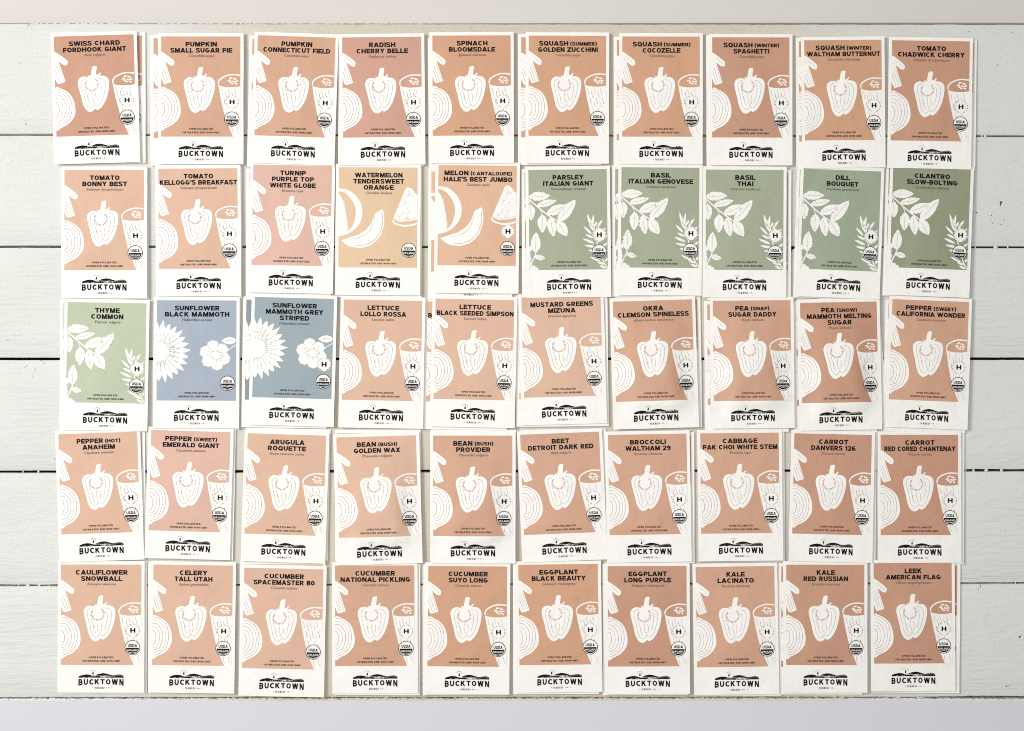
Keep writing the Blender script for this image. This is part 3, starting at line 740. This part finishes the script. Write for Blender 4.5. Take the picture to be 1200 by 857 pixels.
XS = .905
SET = {"FORDHOOK GIANT": 72.5, "SMALL SUGAR PIE": 72, "CONNECTICUT FIELD": 79, "CHERRY BELLE": 60, "BLOOMSDALE": 54.4, "GOLDEN ZUCCHINI": 70.8, "COCOZELLE": 45, "SPAGHETTI": 42.7,
       "WALTHAM BUTTERNUT": 87, "CHADWICK CHERRY": 79, "TOMATO": 34.2, "BONNY BEST": 51.6, "KELLOGG'S BREAKFAST": 89.8, "TURNIP": 30, "PURPLE TOP": 49, "WHITE GLOBE": 53.6, "WATERMELON": 55.8,
       "TENDERSWEET": 59.4, "HALE'S BEST JUMBO": 80.6, "PARSLEY": 36.4, "ITALIAN GIANT": 59, "ITALIAN GENOVESE": 76, "BOUQUET": 37.5, "SLOW-BOLTING": 60, "BLACK MAMMOTH": 74.4, "MAMMOTH GREY": 66.8,
       "LOLLO ROSSA": 53.6, "BLACK SEEDED SIMPSON": 90, "MUSTARD GREENS": 72.8, "CLEMSON SPINELESS": 82.4, "SUGAR DADDY": 57, "MAMMOTH MELTING": 77.4, "CALIFORNIA WONDER": 82.6, "EMERALD GIANT": 65.6,
       "GOLDEN WAX": 53.4, "PROVIDER": 39.6, "DETROIT DARK RED": 76, "WALTHAM 29": 53, "PAK CHOI WHITE STEM": 87.2, "DANVERS 126": 52.6, "RED CORED CHANTENAY": 84.4, "NATIONAL PICKLING": 81,
       "SPACEMASTER 80": 71, "BLACK BEAUTY": 62.5, "LONG PURPLE": 54.6, "RED RUSSIAN": 52.7, "AMERICAN FLAG": 64.7, "TALL UTAH": 43.9, "SUYO LONG": 45.4}
def title_mesh(lines):
    acc = ([], [])
    for i, s in enumerate(lines):
        bl = 11.8 + 7.25 * i; s2 = ""
        if "(" in s:
            a, b = s.split("(", 1)
            wa = put_text(([], []), a.strip(), 0, 0, 5.45, xs=XS, off=.037, space=1.04)
            wb = put_text(([], []), "(" + b, 0, 0, 4.2, xs=XS, off=.037, space=1.04)
            sp = 2.3; x = 46.6 - (wa + wb + sp) / 2
            put_text(acc, a.strip(), x, bl, 5.45, xs=XS, off=.037, align='l', space=1.04)
            put_text(acc, "(" + b, x + wa + sp, bl - .2, 4.2, xs=XS, off=.037, align='l', space=1.04)
        else:
            w0 = put_text(([], []), s, 0, 0, 5.45, xs=XS, off=.037, space=1.04)
            put_text(acc, s, 46.6, bl, 5.45, width=SET.get(s, min(w0, 89.6)), off=.037, space=1.04)
    return acc
def latin_mesh(s, n):
    acc = ([], []); put_text(acc, s, 46.6, 9.6 + 7.25 * n, 2.9, xs=1.12, off=.012, shear=.18); return acc

# ------------------------------------------------------------------ print materials
M_paper = nmat("packet_paper", (.84, .82, .785), .5, .02, 40, .0034, 30, spec=.4)
INK = {}
def ink(name, c, var=.05):
    INK[name] = nmat(name, c, .52, var, 16, .0034, 30, spec=.4)
ink("peach", (.562, .325, .218)); ink("deep_peach", (.505, .272, .182)); ink("orange_peach", (.560, .310, .190)); ink("rose_peach", (.545, .300, .230))
ink("pale_peach", (.625, .402, .290)); ink("pink_peach", (.640, .405, .325)); ink("sand", (.670, .480, .310)); ink("apricot", (.650, .405, .272))
ink("green", (.325, .365, .255)); ink("olive_green", (.265, .290, .190)); ink("light_green", (.440, .490, .355)); ink("mid_green", (.295, .345, .250))
ink("blue", (.325, .375, .455)); ink("grey_blue", (.275, .340, .375)); ink("dark_grey_blue", (.22, .26, .29))
M_black = nmat("black_ink", (.007, .006, .007), .6, 0, spec=.1)
M_soft = nmat("brown_ink", (.22, .13, .10), .5, 0); M_softg = nmat("dark_green_ink", (.09, .13, .09), .5, 0); M_softb = nmat("dark_blue_ink", (.07, .10, .13), .5, 0)
M_gline = nmat("grey_pen_ink", (.36, .38, .42), .5, 0); M_rline = nmat("red_pen_ink", (.42, .14, .10), .5, 0)
M_grline = nmat("green_pen_ink", (.38, .43, .33), .5, 0); M_blline = nmat("blue_pen_ink", (.24, .28, .34), .5, 0); M_hill = nmat("green_hill_ink", (.16, .19, .13), .5, .4, 300)
LINE_MAT = {'grey_pen_lines': M_gline, 'red_pen_lines': M_rline, 'green_pen_lines': M_grline, 'blue_pen_lines': M_blline}

ARTS = {'veg': art_veg(), 'herb': art_herb(), 'flower': art_flower(), 'melon': art_melon()}
LOGO, HILL = art_logo(); SEAL = art_seal(); HB = art_h(); NOTE = art_note()
a = Art()
bm_panel = ([(u, v) for v in [x for x in GV if 0 <= x <= PH] for u in [x for x in GU if 0 <= x <= PW]], [])
_nu = len([x for x in GU if 0 <= x <= PW]); _nv = len([x for x in GV if 0 <= x <= PH])
for j in range(_nv - 1):
    for i in range(_nu - 1): k = j * _nu + i; bm_panel[1].append((k, k + _nu, k + _nu + 1, k + 1))

E1, E2, E3, E4 = .00006, .00013, .00021, .00029
MC = {}
def cached(key, fn):
    if key not in MC: MC[key] = fn()
    return MC[key]

def inked(name, mesh, mat, root):
    o = bpy.data.objects.new(name, mesh); C.objects.link(o); o.parent = root
    if not mesh.materials: mesh.materials.append(None)
    o.material_slots[0].link = 'OBJECT'; o.material_slots[0].material = mat
    if name.endswith("pen_lines"): o["kind"] = "stuff"
    return o

TILT = math.radians(.42)
def packet(px, py, ang, colour, art, title, latin, var, z, h_badge, label, group, sx=1.0, tilt=TILT):
    """px,py: photo pixel of the panel's top left corner"""
    r = bpy.data.objects.new("seed_packet", None); C.objects.link(r); r.empty_display_size = .02
    a = math.radians(ang)
    du, dv = OU * sx, OV
    cxp = px + du * math.cos(a) + dv * math.sin(a); cyp = py - du * math.sin(a) + dv * math.cos(a)
    r.location = W(cxp, cyp, z)
    r.rotation_euler = (-tilt, 0, a); r.scale = (sx, 1, 1)
    r["label"] = label; r["category"] = "seed packet"; r["group"] = group
    new_obj("envelope", cached(("env", var), lambda: envelope_mesh(var)), M_paper, r)
    inked("colour_panel", cached(("panel", var), lambda: lay(bm_panel, var, E1, "colour_panel")), INK[colour], r)
    for nm, flat in ARTS[art].items():
        mt = LINE_MAT.get(nm, M_paper)
        inked(nm, cached((nm, art, var), lambda: lay(flat, var, E3 if nm in LINE_MAT else E2, nm)), mt, r)
    inked("title_lettering", lay(title_mesh(title), var, E4, "title_lettering"), M_black, r)
    if latin:
        soft = {'herb': M_softg, 'flower': M_softb}.get(art, M_soft)
        inked("latin_name", cached(("lat", latin, len(title), var), lambda: lay(latin_mesh(latin, len(title)), var, E4, "latin_name")), soft, r)
    inked("growing_note", cached(("note", var), lambda: lay(NOTE, var, E4, "growing_note")), M_black, r)
    lg = inked("printed_logo", cached(("logo", var), lambda: lay(LOGO, var, E3, "printed_logo")), M_black, r)
    for q in (0, 1):
        inked("printed_hill", cached(("hill", var, q), lambda: lay(HILL[q], var, E1, "printed_hill")), M_hill, lg)
    s = inked("round_seal", cached(("seal", var), lambda: lay(SEAL[0], var, E3 + .00002, "round_seal")), M_paper, r)
    inked("seal_print", cached(("sealb", var), lambda: lay(SEAL[1], var, E4 + .00006, "seal_print")), M_black, s)
    inked("seal_lettering", cached(("sealw", var), lambda: lay(SEAL[2], var, E4 + .00012, "seal_lettering")), M_paper, s)
    if h_badge:
        s = inked("letter_badge", cached(("h", var), lambda: lay(HB[0], var, E3 + .00002, "letter_badge")), M_paper, r)
        inked("badge_print", cached(("hb", var), lambda: lay(HB[1], var, E4 + .00006, "badge_print")), M_black, s)
    return r

# ------------------------------------------------------------------ the fifty stacks
# px, py, angle, panel width, colour, art, title, latin, variant, badge, [back packets: du, dv, dangle, (colour)]
SB, DB = 'veg', 'veg'
P = [
 # row 1
 (63.0, 43.2, 1.7, 93.4, 'deep_peach', 'veg', ["SWISS CHARD", "FORDHOOK GIANT"], "Beta vulgaris", 0, 1, [(10.2, -1.0, -1.5)]),
 (189.0, 43.0, 0.0, 92.6, 'peach', 'veg', ["PUMPKIN", "SMALL SUGAR PIE"], "Cucurbita pepo", 2, 1, [(-9.2, 2.0, .2)]),
 (302.2, 41.5, -1.9, 91.0, 'peach', 'veg', ["PUMPKIN", "CONNECTICUT FIELD"], "Cucurbita pepo", 1, 1, [(-6.3, 4.4, .9)]),
 (401.0, 44.2, .6, 92.4, 'rose_peach', 'veg', ["RADISH", "CHERRY BELLE"], "Raphanus sativus", 0, 1, [(-1.4, 1.2, -.4)]),
 (506.8, 42.0, .2, 91.4, 'orange_peach', 'veg', ["SPINACH", "BLOOMSDALE"], "Spinacia oleracea", 3, 1, [(-1.8, 6.6, .2)]),
 (619.8, 42.0, -.2, 90.4, 'orange_peach', 'veg', ["SQUASH (SUMMER)", "GOLDEN ZUCCHINI"], "Cucurbita pepo", 2, 0, [(-9.0, 1.9, .2)]),
 (729.4, 43.0, -.1, 90.5, 'orange_peach', 'veg', ["SQUASH (SUMMER)", "COCOZELLE"], "Cucurbita pepo", 0, 1, [(-6.5, 4.2, 0)]),
 (834.7, 44.0, -.1, 90.3, 'deep_peach', 'veg', ["SQUASH (WINTER)", "SPAGHETTI"], "Cucurbita pepo", 1, 1, [(-3.6, 1.6, .3)]),
 (942.5, 47.5, .4, 90.3, 'orange_peach', 'veg', ["SQUASH (WINTER)", "WALTHAM BUTTERNUT"], "Cucurbita moschata", 2, 1, [(-6.4, 1.2, -.2)]),
 (1045.5, 47.4, -.9, 91.0, 'deep_peach', 'veg', ["TOMATO", "CHADWICK CHERRY"], "Solanum lycopersicum", 0, 1, [(4.6, 2.0, 0.1)]),
 # row 2
 (75.6, 199.5, 0, 93.0, 'pale_peach', 'veg', ["TOMATO", "BONNY BEST"], "Solanum lycopersicum", 2, 1, [(1.6, 2.0, .1)]),
 (185.6, 198.0, .4, 92.4, 'pale_peach', 'veg', ["TOMATO", "KELLOGG'S BREAKFAST"], "Solanum lycopersicum", 0, 1, [(2.2, 1.6, -.4)]),
 (297.0, 193.2, -1.0, 92.0, 'pink_peach', 'veg', ["TURNIP", "PURPLE TOP", "WHITE GLOBE"], "Brassica rapa", 1, 1, [(-4.6, 8.6, .9)]),
 (397.3, 196.2, -.3, 92.0, 'sand', 'melon', ["WATERMELON", "TENDERSWEET", "ORANGE"], "Citrullus lanatus", 2, 0, [(1.8, 2.4, 0)]),
 (514.0, 193.6, -.7, 91.6, 'apricot', 'melon', ["MELON (CANTALOUPE)", "HALE'S BEST JUMBO"], "Cucumis melo", 3, 1, [(-8.4, 7.6, .5)]),
 (619.2, 199.5, .7, 91.6, 'green', 'herb', ["PARSLEY", "ITALIAN GIANT"], "Petroselinum crispum", 0, 1, [(-4.6, 2.6, -.3)]),
 (728.4, 196.2, -.5, 91.2, 'green', 'herb', ["BASIL", "ITALIAN GENOVESE"], "Ocimum basilicum", 2, 1, [(-7.4, 2.0, .3)]),
 (827.4, 199.0, -.3, 90.8, 'green', 'herb', ["BASIL", "THAI"], "Ocimum basilicum", 1, 1, [(5.6, 3.4, -.1)]),
 (942.1, 197.8, -2.2, 90.6, 'mid_green', 'herb', ["DILL", "BOUQUET"], "Anethum graveolens", 0, 1, [(-4.6, 1.5, .5)]),
 (1047.0, 196.0, -2.2, 90.7, 'olive_green', 'herb', ["CILANTRO", "SLOW-BOLTING"], "Coriandrum sativum", 3, 1, [(-5.2, 1.0, .5)]),
 # row 3
 (79.4, 354.2, -1.0, 92.2, 'light_green', 'herb', ["THYME", "COMMON"], "Thymus vulgaris", 1, 1, [(-5.2, 1.2, .8)]),
 (184.0, 352.1, -.2, 93.0, 'blue', 'flower', ["SUNFLOWER", "BLACK MAMMOTH"], "Helianthus annuus", 2, 0, [(1.4, .8, -.4)]),
 (298.8, 348.2, -1.5, 92.6, 'grey_blue', 'flower', ["SUNFLOWER", "MAMMOTH GREY", "STRIPED"], "Helianthus annuus", 0, 1, [(-10.0, 3.0, .6, 'dark_grey_blue')]),
 (403.0, 351.2, -1.1, 91.8, 'pale_peach', 'veg', ["LETTUCE", "LOLLO ROSSA"], "Lactuca sativa", 2, 1, [(2.2, 1.0, .4)]),
 (510.6, 350.2, -1.2, 92.0, 'pale_peach', 'veg', ["LETTUCE", "BLACK SEEDED SIMPSON"], "Lactuca sativa", 0, 1, [(-10.2, 3.2, .5)]),
 (611.0, 348.9, 1.5, 92.6, 'pale_peach', 'veg', ["MUSTARD GREENS", "MIZUNA"], "Brassica japonica", 1, 1, [(-3.0, 1.6, -1.2), (4.4, 1.8, -.9)]),
 (718.2, 353.8, 1.7, 92.6, 'peach', 'veg', ["OKRA", "CLEMSON SPINELESS"], "Abelmoschus esculentus", 4, 1, [(6.2, -1.2, -.9)]),
 (835.4, 352.8, .5, 90.8, 'peach', 'veg', ["PEA (SNAP)", "SUGAR DADDY"], "Pisum sativum", 5, 1, [(-6.6, 4.2, -.2)]),
 (937.6, 355.3, 1.1, 89.6, 'deep_peach', 'veg', ["PEA (SNOW)", "MAMMOTH MELTING", "SUGAR"], "Pisum sativum", 4, 1, [(-4.6, 3.0, -.6), (-2.0, 1.0, 4.2)]),
 (1046.0, 350.8, -2.2, 89.6, 'peach', 'veg', ["PEPPER (SWEET)", "CALIFORNIA WONDER"], "Capsicum annuum", 1, 1, [(-4.8, 5.0, .9)]),
 # row 4
 (68.4, 509.2, 1.9, 92.2, 'pale_peach', 'veg', ["PEPPER (HOT)", "ANAHEIM"], "Capsicum annuum", 0, 1, [(5.4, -1.6, -1.3)]),
 (177.4, 504.2, -1.6, 92.6, 'pink_peach', 'veg', ["PEPPER (SWEET)", "EMERALD GIANT"], "Capsicum annuum", 2, 1, [(2.6, 1.0, .4)]),
 (290.4, 508.0, -1.8, 91.8, 'pale_peach', 'veg', ["ARUGULA", "ROQUETTE"], "Eruca vesicaria sativa", 1, 1, [(1.4, -2.6, .6)]),
 (394.2, 513.0, 1.6, 93.2, 'pale_peach', 'veg', ["BEAN (BUSH)", "GOLDEN WAX"], "Phaseolus vulgaris", 4, 1, [(1.8, -5.2, -1.4)]),
 (507.7, 510.8, 0, 92.6, 'peach', 'veg', ["BEAN (BUSH)", "PROVIDER"], "Phaseolus vulgaris", 5, 1, [(.6, -3.4, -.3)]),
 (609.6, 509.8, 2.3, 92.4, 'peach', 'veg', ["BEET", "DETROIT DARK RED"], "Beta vulgaris", 3, 1, [(4.2, -2.0, -1.4)]),
 (712.5, 510.0, 1.0, 91.8, 'peach', 'veg', ["BROCCOLI", "WALTHAM 29"], "Brassica oleracea", 0, 1, [(5.6, .6, -.9)]),
 (820.6, 508.2, .6, 91.8, 'peach', 'veg', ["CABBAGE", "PAK CHOI WHITE STEM"], "Brassica rapa", 2, 1, [(3.0, .4, -.4)]),
 (931.0, 508.0, -1.3, 90.7, 'deep_peach', 'veg', ["CARROT", "DANVERS 126"], "Daucus carota", 1, 1, [(2.2, 1.2, .6)]),
 (1032.0, 509.8, 0, 90.7, 'deep_peach', 'veg', ["CARROT", "RED CORED CHANTENAY"], "Daucus carota", 2, 1, [(3.8, 1.2, -.3)]),
 # row 5
 (71.6, 661.8, -.1, 94.0, 'pale_peach', 'veg', ["CAULIFLOWER", "SNOWBALL"], "Brassica oleracea", 0, 1, [(2.6, 1.4, .1)]),
 (179.9, 661.8, -.8, 93.0, 'pale_peach', 'veg', ["CELERY", "TALL UTAH"], "Apium graveolens", 1, 1, [(-2.4, 1.2, .8)]),
 (286.4, 665.6, -1.2, 92.6, 'pale_peach', 'veg', ["CUCUMBER", "SPACEMASTER 80"], "Cucumis sativus", 2, 0, [(-1.0, -4.6, .7)]),
 (392.6, 663.2, .2, 92.8, 'peach', 'veg', ["CUCUMBER", "NATIONAL PICKLING"], "Cucumis sativus", 3, 1, [(3.4, 1.6, -.4)]),
 (502.0, 663.4, -.5, 92.4, 'orange_peach', 'veg', ["CUCUMBER", "SUYO LONG"], "Cucumis sativus", 0, 1, [(-2.2, 1.4, .4)]),
 (607.4, 662.2, .7, 93.0, 'orange_peach', 'veg', ["EGGPLANT", "BLACK BEAUTY"], "Solanum melongena", 1, 1, [(-2.6, 1.8, -.5)]),
 (712.2, 663.8, .2, 92.2, 'deep_peach', 'veg', ["EGGPLANT", "LONG PURPLE"], "Solanum melongena", 0, 1, [(-2.4, 1.4, 0)]),
 (815.2, 664.8, .8, 92.0, 'peach', 'veg', ["KALE", "LACINATO"], "Brassica oleracea", 3, 1, [(4.6, .8, -.8)]),
 (921.5, 662.0, -.1, 91.3, 'deep_peach', 'veg', ["KALE", "RED RUSSIAN"], "Brassica oleracea", 2, 1, [(-5.8, 2.2, 0)]),
 (1023.8, 660.3, .2, 91.3, 'deep_peach', 'veg', ["LEEK", "AMERICAN FLAG"], "Allium ampeloprasum", 1, 1, [(6.8, 1.6, -.8)]),
]
SHOW = {'peach': 'peach', 'deep_peach': 'deep peach', 'orange_peach': 'orange peach', 'rose_peach': 'dusky rose', 'pale_peach': 'pale peach', 'pink_peach': 'pinkish peach',
        'sand': 'sand coloured', 'apricot': 'apricot', 'green': 'sage green', 'olive_green': 'olive green', 'light_green': 'light green', 'mid_green': 'muted green',
        'blue': 'lavender blue', 'grey_blue': 'grey blue'}
rows = ["top row", "second row", "middle row", "fourth row", "bottom row"]
def nice(t):
    s = " ".join(t).title().replace("'S", "'s").replace("(", "").replace(")", "")
    return s.replace("Kellogg's Breakfast", "Breakfast")
for i, (px, py, an, pw, colr, art, title, latin, var, hb, backs) in enumerate(P):
    row = i // 10; zt = .0034 - .00018 * row
    nm = nice(title)
    packet(px, py, an, colr, art, title, latin, var, zt + (.0004 if var >= 4 else 0), hb,
           "%s packet titled %s, uppermost in its stack" % (SHOW[colr], nm), "seed packets laid face up on the stacks", pw / PW)
    for k, bk in enumerate(backs):
        du, dv, da = bk[:3]; c2 = bk[3] if len(bk) > 3 else colr
        dirn = "left" if du < -1.5 else ("right" if du > 1.5 else ("top" if dv < -1 else "bottom"))
        if len(backs) > 1 and k == 1 and da > 3: dirn = "top right"
        packet(px + du, py + dv, an + da, c2, art, title, latin, (0, 2)[k % 2], .0011 + .0002 * (i % 2) + (.0004 if k else 0), hb,
               "lower packet showing at %s of the %s packet" % (dirn, nm), "packets hidden beneath the uppermost ones", pw / PW, tilt=TILT * .8)
